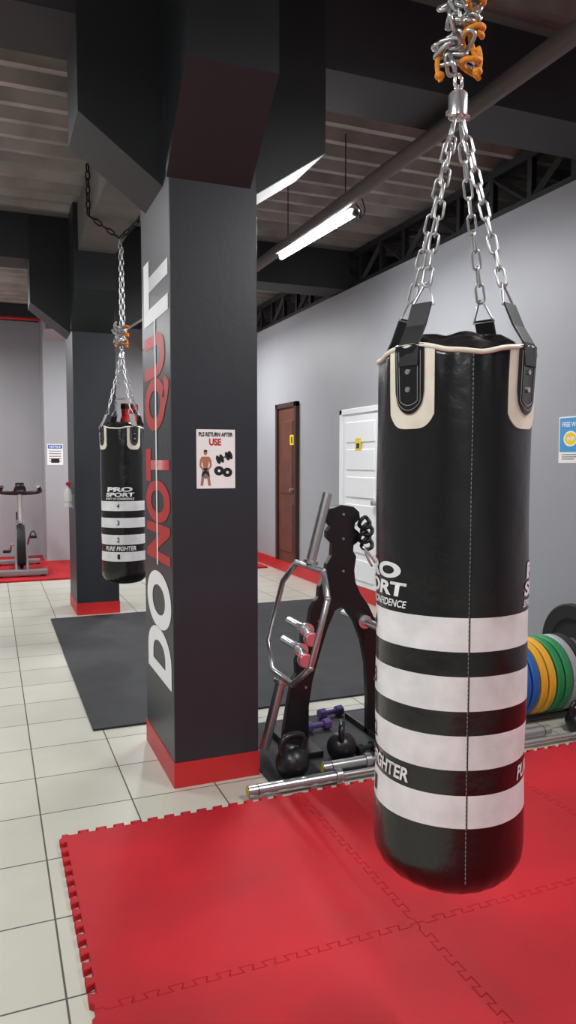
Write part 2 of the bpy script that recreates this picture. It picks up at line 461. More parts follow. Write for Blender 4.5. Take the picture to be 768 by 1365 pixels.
for ix in range(4):
    for iy in range(4):
        x0 = 0.21 + ix*Lm; y0 = 2.77 - (iy+1)*Lm
        if ix == 3: puzzle_mat(x0, y0, Lm, x1=XR - 0.03, rightflat=True)
        else: puzzle_mat(x0, y0, Lm)
box("rubber_floor_mat", 0.46, 3.15, 3.86, 6.78, 0.0, 0.012, M_blackmat, bevel=0.003)
box("rack_floor_mat", 1.095, 2.10, 2.86, 3.63, 0.0, 0.012, M_blackmat, bevel=0.003)
box("red_platform_mat", XL + 0.1, PX0-0.02, 9.05, YF, 0.0, 0.022, M_redmat, bevel=0.003)
box("red_platform_mat", PX0-0.02, XR-0.1, 9.05, 10.70, 0.0, 0.022, M_redmat, bevel=0.003)

# ------------------------------------------------------------------ chain
def link(bm, c, axis, side, L=0.055, W=0.028, r=0.0036, seg=6, n=8):
    axis = Vector(axis).normalized(); side = Vector(side)
    side = (side - axis * side.dot(axis)).normalized(); nn = axis.cross(side)
    h = L/2 - W/2; R = W/2 - r
    path = []
    for i in range(n + 1):
        t = pi * i / n; path.append((R*math.cos(t), h + R*math.sin(t)))
    for i in range(n + 1):
        t = pi + pi * i / n; path.append((R*math.cos(t), -h + R*math.sin(t)))
    rings = []; m_ = len(path)
    for i in range(m_):
        a = Vector(path[i-1]); b = Vector(path[(i+1) % m_]); t2 = (b - a).normalized(); n2 = Vector((t2.y, -t2.x))
        ctr = Vector(c) + side*path[i][0] + axis*path[i][1]
        o = side*n2.x + axis*n2.y
        rings.append([bm.verts.new(ctr + (o*math.cos(2*pi*k/seg) + nn*math.sin(2*pi*k/seg))*r) for k in range(seg)])
    for i in range(m_):
        A_, B_ = rings[i], rings[(i+1) % m_]
        for k in range(seg):
            f = bm.faces.new((A_[k], A_[(k+1) % seg], B_[(k+1) % seg], B_[k])); f.smooth = True

def chain(bm, p1, p2, L=0.050, W=0.0235, r=0.0029, side=(1, 0.2, 0), ph=0):
    p1 = Vector(p1); p2 = Vector(p2); d = p2 - p1; ax = d.normalized()
    pitch = L - 3.6*r; n = max(1, int(round(d.length / pitch))); 
    s1 = Vector(side); s1 = (s1 - ax*s1.dot(ax)).normalized(); s2 = ax.cross(s1)
    for i in range(n):
        c = p1 + d * ((i + 0.5) / n)
        a = 0.75 + ((i + ph) % 2) * pi/2 + random.uniform(-0.12, 0.12)
        link(bm, c, ax, s1*math.cos(a) + s2*math.sin(a), L, W, r)

# ------------------------------------------------------------------ punching bag
def punching_bag(cx, cy, z0, z1, R, col_deg):
    g = G("punching_bag", (cx, cy, z0))
    d = Vector((cx, cy)).normalized(); rt = Vector((d.y, -d.x))
    H = z1 - z0
    colA = math.radians(col_deg)
    tab0 = colA + math.radians(40)
    def rad(th, z):
        t = (z - z0) / H
        top = max(0.0, (t - 0.80) / 0.20)
        b = 1 + 0.007*math.sin(3*th + 9*t) + 0.005*math.sin(5*th - 14*t + 1)
        b += 0.004*math.sin(22*t) + 0.003*math.sin(31*t + 2*th)
        tt = top*top
        b += tt * (0.024*math.cos(4*(th - tab0)) + 0.008*math.sin(17*th + 6*t) + 0.007*math.sin(27*th + 3 - 8*t) + 0.01)
        bot = max(0.0, (0.25 - t)/0.25)
        b += 0.012*bot
        return R*b
    def pos(th, z, off=0.0, zz=None):
        r = rad(th, z) + off
        v = -d*math.cos(th) + rt*math.sin(th)
        return Vector((cx + v.x*r, cy + v.y*r, z if zz is None else zz))
    st = [(0.177, 0.247), (0.301, 0.374), (0.426, 0.499), (0.551, 0.622)]
    zs = set()
    for a, b in st: zs.add(z0 + a); zs.add(z0 + b)
    k = 0.085
    while k < H - 0.001: 
        if all(abs(z0 + k - z_) > 0.006 for z_ in zs): zs.add(z0 + k)
        k += 0.018
    zs.add(z1)
    zs = sorted(zs)
    bm = bmesh.new(); seg = 144
    rings = []
    rb = 0.082
    prof = [(0.0, z0 - 0.006), (0.3*R, z0 - 0.005), (0.5*R, z0 - 0.002)]
    for i in range(9):
        t = -pi/2 + (pi/2) * i/9.0
        prof.append((R - rb + rb*math.cos(t), z0 + rb + rb*math.sin(t)))
    for (r, z) in prof:
        if r < 1e-6: rings.append([bm.verts.new((cx, cy, z))]); continue
        ring = []
        for i in range(seg):
            th = 2*pi*i/seg; f = rad(th, z)/R
            f = 1 + (f-1) * (r/R)
            pk = 1 - 0.022*abs(math.sin(12*th))*(r/R)*(1 - min(1, (z - z0)/rb))
            v = -d*math.cos(th) + rt*math.sin(th)
            ring.append(bm.verts.new((cx + v.x*r*f*pk, cy + v.y*r*f*pk, z)))
        rings.append(ring)
    nb = len(rings)
    def rimz(th): return -0.016*(1 - math.cos(4*(th - tab0)))/2 + 0.0015*math.sin(13*th)
    for z in zs:
        t = max(0.0, (z - (z1 - 0.08))/0.08)
        rings.append([bm.verts.new(pos(2*pi*i/seg, z, 0, z + t*rimz(2*pi*i/seg))) for i in range(seg)])
    for k in range(len(rings) - 1):
        A_, B_ = rings[k], rings[k+1]
        mi = 0
        if k >= nb:
            zm = (zs[k-nb] + zs[k-nb+1])/2 - z0
            if any(a < zm < b for a, b in st): mi = 1
        for i in range(seg):
            j = (i+1) % seg
            if len(A_) == 1: f = bm.faces.new((A_[0], B_[i], B_[j]))
            else: f = bm.faces.new((A_[i], A_[j], B_[j], B_[i]))
            f.material_index = mi; f.smooth = True
    prev = rings[-1]
    for (rr, dz) in ((0.97, -0.006), (0.93, -0.012), (0.84, 0.012), (0.66, 0.030), (0.4, 0.036), (0.2, 0.036)):
        ring = [bm.verts.new((cx + (-d.x*math.cos(2*pi*i/seg) + rt.x*math.sin(2*pi*i/seg))*R*rr*(1 + 0.03*math.sin(9*2*pi*i/seg)),
                              cy + (-d.y*math.cos(2*pi*i/seg) + rt.y*math.sin(2*pi*i/seg))*R*rr*(1 + 0.03*math.sin(9*2*pi*i/seg)),
                              z1 + dz + (0.004*math.sin(7*2*pi*i/seg) if rr < 0.9 else 0))) for i in range(seg)]
        for i in range(seg):
            j = (i+1) % seg; f = bm.faces.new((prev[i], prev[j], ring[j], ring[i])); f.smooth = True
        prev = ring
    f = bm.faces.new(prev); f.smooth = True
    finish(bm, "body", [M_leather, M_stripe], g)
    tube("rim_piping", [pos(2*pi*i/72, z1, 0.001, z1 + rimz(2*pi*i/72) + 0.001) for i in range(72)], 0.0055, M_cream, g, cyclic=True)
    def patch(name, thc, w, ztop, zbotf, off, m, thick=0.003, nx=18, nz=12):
        bm = bmesh.new(); F_ = []; Bk = []
        for i in range(nx + 1):
            a = -w/2 + w*i/nx; th = thc + a/R
            zb = zbotf(a / (w/2))
            cf = []; cb = []
            for j in range(nz + 1):
                z = zb + (ztop - zb)*j/nz
                t = max(0.0, (z - (z1 - 0.08))/0.08)
                cf.append(bm.verts.new(pos(th, z, off + thick, z + t*rimz(th)))); cb.append(bm.verts.new(pos(th, z, off - 0.002, z + t*rimz(th))))
            F_.append(cf); Bk.append(cb)
        for i in range(nx):
            for j in range(nz):
                bm.faces.new((F_[i][j], F_[i+1][j], F_[i+1][j+1], F_[i][j+1]))
                bm.faces.new((Bk[i][j], Bk[i][j+1], Bk[i+1][j+1], Bk[i+1][j]))
            bm.faces.new((F_[i][0], Bk[i][0], Bk[i+1][0], F_[i+1][0]))
            bm.faces.new((F_[i][nz], F_[i+1][nz], Bk[i+1][nz], Bk[i][nz]))
        for j in range(nz):
            bm.faces.new((F_[0][j], F_[0][j+1], Bk[0][j+1], Bk[0][j]))
            bm.faces.new((F_[nx][j], Bk[nx][j], Bk[nx][j+1], F_[nx][j+1]))
        o = finish(bm, name, m, g); smooth_angle(o, 50); return o
    ztie = z1 + 0.50
    for k in range(4):
        th = tab0 + k*pi/2
        patch("tab_cream", th, 0.108, z1, lambda q: z1 - 0.168 + 0.03*abs(q)**4, 0.0, M_cream)
        patch("tab_black", th, 0.066, z1 + 0.004, lambda q: z1 - 0.138 + 0.046*(1 - math.sqrt(max(0, 1 - q*q))), 0.003, M_leather)
        for inset, dz in ((0.80, 0.008), (0.62, 0.018)):
            pts = []
            for i in range(25):
                q = -inset + 2*inset*i/24
                zz = z1 - 0.138 + dz + 0.046*(1 - math.sqrt(max(0, 1 - q*q)))
                pts.append(pos(th + q*0.033/R, zz, 0.0068))
            pts = [pos(th - inset*0.033/R, z1 - 0.01, 0.0068)] + pts + [pos(th + inset*0.033/R, z1 - 0.01, 0.0068)]
            tube("tab_stitch", pts, 0.0008, M_stitch, g, smooth=False)
        for zz in (z1 - 0.052, z1 - 0.088):
            p = pos(th, zz, 0.004); q = pos(th, zz, 0.010)
            cyl("rivet", p, q, 0.0055, M_steel, g, seg=14)
        v = -d*math.cos(th) + rt*math.sin(th); sd = Vector((-v.y, v.x))
        bm = bmesh.new()
        pr = [(R*1.02 + 0.007, z1 - 0.04), (R*1.0 + 0.006, z1 + 0.008), (R*0.90, z1 + 0.045), (R*0.77, z1 + 0.095)]
        rows = []
        for (r, z) in pr:
            row = []
            for (s, dr) in ((-0.024, 0.003), (0.024, 0.003), (0.024, -0.003), (-0.024, -0.003)):
                row.append(bm.verts.new((cx + v.x*(r+dr) + sd.x*s, cy + v.y*(r+dr) + sd.y*s, z)))
            rows.append(row)
        for i in range(len(rows)-1):
            for j in range(4):
                bm.faces.new((rows[i][j], rows[i][(j+1) % 4], rows[i+1][(j+1) % 4], rows[i+1][j]))
        bm.faces.new(rows[0]); bm.faces.new(rows[-1][::-1])
        finish(bm, "strap", M_strap, g, bevel=0.001)
        rc = R*0.765; zc_ = z1 + 0.089
        P0 = Vector((cx + v.x*rc, cy + v.y*rc, zc_))
        s3 = Vector((sd.x, sd.y, 0)); up = (Vector((cx, cy, ztie)) - P0).normalized()
        tube("triangle_ring", [P0 - s3*0.027, P0 + s3*0.027, P0 + s3*0.022 + up*0.008, P0 + up*0.052 + s3*0.003, P0 + up*0.052 - s3*0.003, P0 - s3*0.022 + up*0.008], 0.0025, M_steel, g, smooth=False, cyclic=True)
        bm = bmesh.new()
        chain(bm, P0 + up*0.047, Vector((cx + v.x*0.012, cy + v.y*0.012, ztie)), side=s3, ph=k)
        finish(bm, "chain", M_steel, g)
    for th in (colA + math.radians(84), colA + math.radians(84 + 180)):
        bm = bmesh.new(); z = z0 + 0.06
        while z < z1 - 0.01:
            rod(bm, pos(th, z, 0.0008), pos(th, z + 0.006, 0.0008), 0.0008, 6)
            z += 0.0095
        finish(bm, "seam_stitches", M_stitch, g)
        tube("seam_ridge", [pos(th + 0.012, z0 + 0.06 + (z1 - z0 - 0.065)*i/30, -0.0005) for i in range(31)], 0.0016, M_leather, g)
    def wtext(name, s, thc, w, za, zb, m, bold=0.02, shear=0.0):
        me, (a, b, c, dd) = text_mesh(s, bold)
        bmt = bmesh.new(); bmt.from_mesh(me)
        for it in range(3):
            es = [e for e in bmt.edges if abs(e.verts[0].co.x - e.verts[1].co.x)/(b-a)*w > 0.012]
            if not es: break
            bmesh.ops.subdivide_edges(bmt, edges=es, cuts=1)
            bmesh.ops.triangulate(bmt, faces=[f for f in bmt.faces if len(f.verts) > 4])
        for vtx in bmt.verts:
            yy = (vtx.co.y - c)/(dd - c)
            X = -w/2 + (vtx.co.x - a)/(b-a)*w + shear*yy
            zz = z0 + za + yy*(zb - za)
            vtx.co = pos(thc + X/R, zz, 0.0016)
        bmt.to_mesh(me); bmt.free()
        me.materials.clear(); me.materials.append(m)
        o = bpy.data.objects.new(name, me); COL.objects.link(o); g.add(o)
    for ca in (colA, colA + math.radians(172)):
        wtext("logo_upper", "PRO", ca, 0.19, 0.692, 0.727, M_stripe, 0.05, 0.006)
        wtext("logo_lower", "SPORT", ca, 0.215, 0.655, 0.686, M_stripe, 0.04, 0.006)
        wtext("logo_tagline", "SPIRIT OF CONFIDENCE", ca, 0.22, 0.632, 0.648, M_stripe, 0.02, 0.004)
        wtext("fighter_text", "PURE FIGHTER", ca, 0.245, 0.257, 0.289, M_stripe, 0.03, 0.006)
        for i, zc_ in enumerate((0.212, 0.3375, 0.4625, 0.587)):
            wtext("number", str(i+1), ca - 0.05, 0.02, zc_ - 0.018, zc_ + 0.018, M_ink, 0.02)
    zt = z1 + 0.508
    bm = bmesh.new()
    Mx = Matrix.Translation((cx, cy, zt))
    lathe_bm(bm, [(0, 0), (0.016, 0), (0.021, 0.004), (0.021, 0.05), (0.016, 0.056), (0.006, 0.058), (0.006, 0.07), (0, 0.07)], Mx, 24)
    smooth_angle(finish(bm, "swivel", M_chrome, g))
    tube("swivel_pin", [(cx - 0.028, cy, zt + 0.008), (cx + 0.028, cy, zt + 0.008)], 0.006, M_chrome, g, smooth=False)
    bm = bmesh.new(); link(bm, (cx, cy, zt + 0.078), (0, 0, 1), (1, 0.3, 0), 0.04, 0.032, 0.0042)
    finish(bm, "swivel_eye", M_chrome, g)
    bm = bmesh.new(); zk = zt + 0.165
    for i in range(26):
        a = random.uniform(0, 2*pi); ax = Vector((random.uniform(-1,1), random.uniform(-1,1), random.uniform(-.6,.8)))
        rr = random.uniform(0.005, 0.042)
        off = Vector((math.cos(a)*rr - rt.x*0.012, math.sin(a)*rr - rt.y*0.012, random.uniform(-0.05, 0.085)))
        link(bm, Vector((cx, cy, zk)) + off, ax, (math.sin(a), math.cos(a), 0.3), 0.056, 0.030, 0.0048)
    finish(bm, "chain_knot", M_steel, g)
    for kk in range(2):
        pts = []
        for i in range(30):
            t = i/29.0; a = t*2*pi*(2.0 + kk) + kk*2
            rr = 0.016 + 0.010*math.sin(7*t + kk)
            pts.append((cx + rt.x*0.03 + rr*math.cos(a), cy + rt.y*0.03 + rr*math.sin(a)*0.9, zk - 0.08 + kk*0.07 + t*0.10 + 0.012*math.sin(11*t)))
        tube("orange_rope", pts, 0.0058, M_orange, g)
    for s_ in (-1, 1):
        px, py = cx + rt.x*0.04*s_, cy + rt.y*0.04*s_
        tube("rope_tail", [(px, py, zk - 0.02), (px + rt.x*0.012*s_, py + rt.y*0.012*s_, zk - 0.05), (px - rt.x*0.004*s_, py, zk - 0.08)], 0.0056, M_orange, g)
        bm = bmesh.new(); sphere(bm, Vector((px, py, zk - 0.07)), 0.011, (1, 1, 0.8)); smooth_angle(finish(bm, "rope_knot", M_orange, g), 180)
    bm = bmesh.new()
    chain(bm, (cx, cy, zk + 0.03), (cx, cy, 3.05), L=0.056, W=0.030, r=0.0042)
    chain(bm, (cx + 0.018, cy, zk + 0.03), (cx + 0.012, cy + 0.01, 2.98), L=0.056, W=0.030, r=0.0042, ph=1)
    finish(bm, "hanging_chain", M_steel, g)
    bm = bmesh.new()
    kw = dict(L=0.07, W=0.04, r=0.006)
    chain(bm, (cx, cy, 3.04), (0.705, cy, 3.18), **kw)
    chain(bm, (0.705, cy, 3.18), (0.705, cy, 3.54), **kw)
    chain(bm, (cx, cy, 3.04), (1.065, cy, 3.18), **kw)
    chain(bm, (1.065, cy, 3.18), (1.065, cy, 3.54), **kw)
    finish(bm, "beam_sling_chain", M_darkchain, g)
    return g
punching_bag(0.963, 1.405, 0.457, 1.635, 0.168, -71)
punching_bag(0.93, 5.64, 0.485, 1.655, 0.168, -12)

# ------------------------------------------------------------------ fluorescent lamps
def lamp(x0, y0, x1, y1, z, power, hang=True):
    g = G("fluorescent_lamp", ((x0+x1)/2, (y0+y1)/2, z))
    a = Vector((x0, y0, z)); b = Vector((x1, y1, z)); dd = (b - a).normalized(); sd = Vector((-dd.y, dd.x, 0))
    L = (b-a).length
    bm = bmesh.new(); A_ = []; B_ = []
    for (s, h) in ((-0.045, 0.022), (0.045, 0.022), (0.022, 0.065), (-0.022, 0.065)):
        A_.append(bm.verts.new(a + sd*s + Vector((0, 0, h)))); B_.append(bm.verts.new(b + sd*s + Vector((0, 0, h))))
    bm.faces.new(A_); bm.faces.new(B_[::-1])
    for i in range(4): bm.faces.new((A_[i], A_[(i+1) % 4], B_[(i+1) % 4], B_[i]))
    finish(bm, "housing", M_plast, g, bevel=0.002)
    cyl("tube", a + dd*0.025, b - dd*0.025, 0.021, M_tube, g)
    for p, q in ((a, a + dd*0.025), (b - dd*0.025, b)):
        cyl("tube_cap", p, q, 0.022, M_steel, g)
        m_ = (p + q)/2
        box("lampholder", m_.x-0.016, m_.x+0.016, m_.y-0.012, m_.y+0.012, z+0.012, z+0.034, M_plast, g)
    if hang:
        for t in (0.12, 0.88):
            p = a + (b - a)*t
            cyl("hanger", p + Vector((0, 0, 0.06)), Vector((p.x, p.y, ZC + 0.05)), 0.004, M_darkchain, g, seg=8)
    pts = [a + Vector((0, 0, 0.05)), a - dd*0.05 + Vector((0.02, 0, 0.0)), a - dd*0.02 + Vector((0.0, 0, -0.06)), a - dd*0.07 + Vector((0.03, 0, -0.02)), a - dd*0.03 + Vector((0.04, 0, 0.05)), a - dd*0.04 + Vector((0.0, 0, 0.12))]
    tube("cable", pts, 0.004, M_black, g)
    li = bpy.data.lights.new("tube_light", 'AREA'); li.shape = 'RECTANGLE'; li.size = 0.05; li.size_y = L - 0.06
    li.energy = power; li.color = (0.985, 0.99, 1.0)
    o = bpy.data.objects.new("tube_light", li); COL.objects.link(o)
    o.location = ((x0+x1)/2, (y0+y1)/2, z - 0.027)
    o.rotation_euler = (0, 0, math.atan2(dd.y, dd.x) - pi/2)
    g.add(o)
PW = 54
lamp(2.297, 4.50, 2.225, 5.70, 3.05, PW)
lamp(2.25, 0.4, 2.25, 1.6, 3.05, PW*0.95)
lamp(2.25, 8.6, 2.25, 9.8, 3.05, PW*1.3)
lamp(-0.9, 0.4, -0.9, 1.6, 3.05, PW*0.95)
lamp(-0.9, 4.4, -0.9, 5.6, 3.05, PW)
lamp(-0.9, 8.7, -0.9, 9.9, 3.05, PW*1.6)
lamp(-0.3, -2.0, -0.3, -0.8, 3.05, PW*0.9)

# ------------------------------------------------------------------ weight rack
g = G("weight_rack", (1.58, 3.28, 0.012))
outl = [(1.505,1.12),(1.508,1.15),(1.53,1.172),(1.56,1.178),(1.585,1.188),(1.62,1.184),(1.66,1.176),(1.69,1.15),(1.695,1.115),(1.668,1.095),(1.664,1.07),
        (1.695,1.045),(1.69,1.005),(1.66,0.985),(1.658,0.955),(1.675,0.93),(1.665,0.86),(1.672,0.80),(1.70,0.74),(1.745,0.68),(1.785,0.60),(1.81,0.50),(1.825,0.35),(1.835,0.20),(1.86,0.10),(1.87,0.012),
        (1.745,0.012),(1.745,0.20),(1.735,0.38),(1.71,0.50),(1.67,0.60),(1.62,0.665),(1.59,0.68),(1.56,0.665),(1.52,0.58),(1.48,0.46),(1.44,0.33),(1.42,0.20),(1.42,0.012),
        (1.285,0.012),(1.29,0.10),(1.31,0.22),(1.335,0.34),(1.355,0.37),(1.352,0.43),(1.38,0.50),(1.385,0.57),(1.42,0.62),(1.43,0.68),(1.47,0.74),(1.475,0.79),(1.505,0.84),(1.515,0.90),(1.54,0.94),(1.545,1.0),(1.515,1.03),(1.515,1.06),(1.535,1.085)]
prism("notched_plate", outl, 'y', 3.255, 3.295, M_black, g, bevel=0.003)
box("foot_left", 1.285, 1.42, 3.08, 3.52, 0.012, 0.045, M_black, g, bevel=0.006)
box("foot_right", 1.745, 1.87, 3.08, 3.52, 0.012, 0.045, M_black, g, bevel=0.006)
for i, (px, pz) in enumerate(((1.345, 0.585), (1.315, 0.49), (1.72, 0.60))):
    bx = px + 0.06 if i < 2 else px
    cyl("peg", (bx, 3.255, pz), (px, 3.06, pz), 0.020, M_chrome, g)
    cyl("peg_collar", (bx, 3.255, pz), (bx - 0.003, 3.235, pz), 0.034, M_chrome, g)
    cyl("peg_ring", (px+0.004, 3.08, pz), (px, 3.062, pz), 0.034, M_chrome, g)
    cyl("peg_cap", (px, 3.062, pz), (px, 3.045, pz), 0.032, M_pink, g, bevel=0.004)
    cyl("peg_back", (bx, 3.295, pz), (bx, 3.48, pz), 0.020, M_chrome, g)
for (px, pz) in ((1.60, 1.14), (1.60, 1.02), (1.60, 0.86), (1.47, 0.62), (1.74, 0.58), (1.40, 0.30), (1.78, 0.30)):
    cyl("bolt", (px, 3.256, pz), (px, 3.247, pz), 0.007, M_steel, g, seg=6)
for i in range(4):
    zc_ = 1.10 - i*0.035
    tube("collar_clip", [(1.70 + 0.028*math.cos(t)+0.014*(i % 2), 3.22 + 0.012*math.sin(2*t), zc_ + 0.028*math.sin(t)) for t in [k*2*pi/12 for k in range(12)]], 0.010, M_black, g, cyclic=True)
tube("clip_handle", [(1.69, 3.22, 0.98), (1.72, 3.2, 0.95), (1.75, 3.2, 0.90)], 0.006, M_chrome, g)
tube("clip_handle", [(1.70, 3.21, 0.97), (1.70, 3.2, 0.93), (1.735, 3.2, 0.885)], 0.006, M_chrome, g)

g = G("trap_bar", (1.17, 3.2, 0.02))
P0 = Vector((1.165, 3.2, 0.045)); P1 = Vector((1.49, 3.2, 1.25)); Lv = P1 - P0; W = Vector((0, -1, 0))
def T(t, w): return P0 + Lv*t + W*w
hexp = [T(.28,-.13), T(.28,.13), T(.37,.27), T(.62,.27), T(.71,.16), T(.71,-.16), T(.62,-.27), T(.37,-.27)]
tube("hex_frame", hexp, 0.0145, M_bar, g, smooth=False, cyclic=True)
bm = bmesh.new()
for p_ in hexp: sphere(bm, p_, 0.0148)
smooth_angle(finish(bm, "hex_welds", M_bar, g), 180)
for a, b in ((0, .26), (.73, 1.0)):
    cyl("sleeve", T(a, 0), T(b, 0), 0.024, M_bar, g, bevel=0.003)
cyl("sleeve_stop", T(.255, 0), T(.27, 0), 0.036, M_bar, g, bevel=0.002)
cyl("sleeve_stop", T(.72, 0), T(.735, 0), 0.036, M_bar, g, bevel=0.002)
cyl("sleeve_neck", T(.26, 0), T(.28, 0), 0.016, M_bar, g)
cyl("sleeve_neck", T(.70, 0), T(.73, 0), 0.016, M_bar, g)

M_endcap = mat("endcap_yellow", (190, 170, 60), 0.4)
def barbell(name, x0, x1, y, z, sl, rs=0.0245, rb=0.0135):
    g = G(name, ((x0+x1)/2, y, z))
    cyl("shaft", (x0+sl, y, z), (x1-sl, y, z), rb, M_bar, g)
    for (a, b, c, s_) in ((x0, x0+sl-0.03, x0+sl, 1), (x1, x1-sl+0.03, x1-sl, -1)):
        cyl("sleeve", (a, y, z), (b, y, z), rs, M_bar, g, bevel=0.002)
        cyl("sleeve_collar", (b, y, z), (c, y, z), rs*1.35, M_bar, g, bevel=0.003)
        cyl("sleeve_groove", (a + s_*0.04, y, z), (a + s_*0.044, y, z), rs*1.03, M_black, g)
        cyl("end_cap", (a - s_*0.001, y, z), (a - s_*0.003, y, z), rs*0.8, M_endcap, g)
barbell("barbell", 0.955, 3.155, 2.822, 0.034, 0.43)
barbell("short_barbell", 1.33, 2.59, 2.90, 0.046, 0.24)

def kettlebell(x, y, z, r, ang=0.0, m=M_kettle):
    g = G("kettlebell", (x, y, z))
    bm = bmesh.new(); Mx = Matrix.Translation((x, y, z))
    prof = [(0, 0), (r*0.6, 0)]
    for i in range(1, 15):
        t = -0.92 + i*(pi/2 + 0.92 - 0.35)/14
        prof.append((r*math.cos(t), r*0.82 + r*math.sin(t)))
    prof.append((0, prof[-1][1] + 0.004))
    lathe_bm(bm, prof, Mx, 32)
    smooth_angle(finish(bm, "bell", m, g), 60)
    c, s = math.cos(ang), math.sin(ang)
    hp = [(-0.62, 1.35), (-0.82, 1.85), (-0.66, 2.3), (-0.3, 2.42), (0.3, 2.42), (0.66, 2.3), (0.82, 1.85), (0.62, 1.35)]
    tube("handle", [(x + a*r*c, y + a*r*s, z + b*r) for a, b in hp], r*0.2, m, g)
kettlebell(1.205, 2.945, 0.012, 0.076, 0.2)
kettlebell(1.49, 3.035, 0.012, 0.070, 1.1)
kettlebell(2.80, 2.922, 0.0, 0.066, 0.1)

def dumbbell(x, y, z, ang, m, r=0.027, L=0.15):
    g = G("dumbbell", (x, y, z))
    d = Vector((math.cos(ang), math.sin(ang), 0)); c = Vector((x, y, z + r))
    cyl("grip", c - d*L/2*0.6, c + d*L/2*0.6, r*0.45, m, g)
    for s in (-1, 1):
        cyl("head", c + d*s*L/2*0.45, c + d*s*L/2, r, m, g, seg=6, bevel=0.006)
dumbbell(1.53, 3.40, 0.012, 0.1, M_purple, 0.03)
dumbbell(1.68, 3.56, 0.012, 0.15, M_purple, 0.03)
dumbbell(1.63, 3.05, 0.012, 0.3, M_rubber, 0.028, 0.13)
dumbbell(1.95, 3.44, 0.012, 1.5, M_purple)

def plate(x, y, z, r, th, m, hub=M_steel, name="bumper_plate"):
    bm = bmesh.new()
    Mx = Matrix.Translation((x, y, z)) @ Matrix.Rotation(pi/2, 4, 'Y')
    h = th/2
    prof = [(0.025, -h*0.8), (0.055, -h*0.8), (0.056, -h*0.5), (r*0.62, -h*0.5), (r*0.66, -h*0.95), (r*0.96, -h*0.95), (r, -h*0.6),
            (r, h*0.6), (r*0.96, h*0.95), (r*0.66, h*0.95), (r*0.62, h*0.5), (0.056, h*0.5), (0.055, h*0.8), (0.025, h*0.8), (0.025, -h*0.8)]
    mi = [1, 1] + [0]*9 + [1, 1, 1]
    lathe_bm(bm, prof, Mx, 56, mi)
    o = finish(bm, name, [m, hub]); smooth_angle(o, 35); return o
M_pb = mat("plate_blue", (28, 88, 165), 0.5, var=0.04); M_py = mat("plate_yellow", (216, 160, 42), 0.5, var=0.04)
M_pg = mat("plate_green", (30, 125, 70), 0.5, var=0.04); M_pgr = mat("plate_grey", (150, 152, 155), 0.5, var=0.04)
xx = 2.435
for m_ in (M_rubber, M_pb, M_pb, M_pb, M_py, M_py, M_pg, M_pg, M_pgr, M_rubber):
    plate(xx, 3.205, 0.232, 0.208, 0.046, m_); xx += 0.054
g = G("plate_storage_rack", (2.65, 3.205, 0))
for yy in (3.095, 3.315):
    tube("rail", [(2.36, yy, 0.036), (3.0, yy, 0.036)], 0.013, M_black, g, smooth=False)
for xq in (2.37, 2.99):
    box("crossbar", xq-0.015, xq+0.015, 3.065, 3.345, 0.0, 0.024, M_black, g, bevel=0.003)
plate(3.30, 3.50, 0.265, 0.262, 0.05, M_rubber, name="rubber_weight_plate")
plate(3.37, 3.50, 0.265, 0.255, 0.05, M_rubber, name="rubber_weight_plate")

# ------------------------------------------------------------------ spin bike
M_bikegrey = mat("bike_grey", (150, 152, 155), 0.35, metal=0.5)
g = G("spin_bike", (0.30, 9.8, 0.022))
bxx = 0.32; zb = 0.022
box("foot_front", bxx-0.29, bxx+0.29, 9.28, 9.37, zb+0.015, zb+0.085, M_bikegrey, g, bevel=0.012)
box("foot_rear", bxx-0.27, bxx+0.27, 10.38, 10.46, zb+0.015, zb+0.075, M_bikegrey, g, bevel=0.012)
for dx in (-0.24, 0.24):
    for yy in (9.32, 10.42):
        cyl("leveler", (bxx+dx, yy, zb), (bxx+dx, yy, zb+0.016), 0.025, M_rubber, g)
tube("base_beam", [(bxx, 9.32, zb+0.07), (bxx, 9.8, zb+0.11), (bxx, 10.42, zb+0.07)], 0.032, M_black, g)
tube("fork_left", [(bxx-0.06, 9.35, zb+0.06), (bxx-0.06, 9.52, zb+0.4), (bxx-0.03, 9.62, zb+0.66)], 0.018, M_bikegrey, g)
tube("fork_right", [(bxx+0.06, 9.35, zb+0.06), (bxx+0.06, 9.52, zb+0.4), (bxx+0.03, 9.62, zb+0.66)], 0.018, M_bikegrey, g)
tube("down_tube", [(bxx, 9.62, zb+0.64), (bxx, 9.9, zb+0.36), (bxx, 10.1, zb+0.12)], 0.034, M_black, g)
tube("seat_tube", [(bxx, 9.95, zb+0.12), (bxx, 10.05, zb+0.45), (bxx, 10.15, zb+0.72)], 0.032, M_black, g)
cyl("seat_post", (bxx, 10.14, zb+0.7), (bxx, 10.2, zb+0.93), 0.02, M_chrome, g)
cyl("handlebar_post", (bxx, 9.61, zb+0.62), (bxx, 9.56, zb+0.98), 0.028, M_chrome, g)
bm = bmesh.new()
Mx = Matrix.Translation((bxx, 9.50, zb+0.36)) @ Matrix.Rotation(pi/2, 4, 'Y')
lathe_bm(bm, [(0, -0.03), (0.04, -0.035), (0.06, -0.02), (0.19, -0.02), (0.20, -0.045), (0.245, -0.045), (0.25, -0.035), (0.25, 0.035), (0.245, 0.045), (0.2, 0.045), (0.19, 0.02), (0.06, 0.02), (0.04, 0.035), (0, 0.03)], Mx, 48)
smooth_angle(finish(bm, "flywheel", M_rubber, g), 35)
tube("handlebar", [(bxx-0.20, 9.30, zb+1.08), (bxx-0.23, 9.36, zb+1.03), (bxx-0.24, 9.52, zb+1.01), (bxx-0.12, 9.56, zb+0.99), (bxx+0.12, 9.56, zb+0.99), (bxx+0.24, 9.52, zb+1.01), (bxx+0.23, 9.36, zb+1.03), (bxx+0.20, 9.30, zb+1.08)], 0.023, M_black, g)
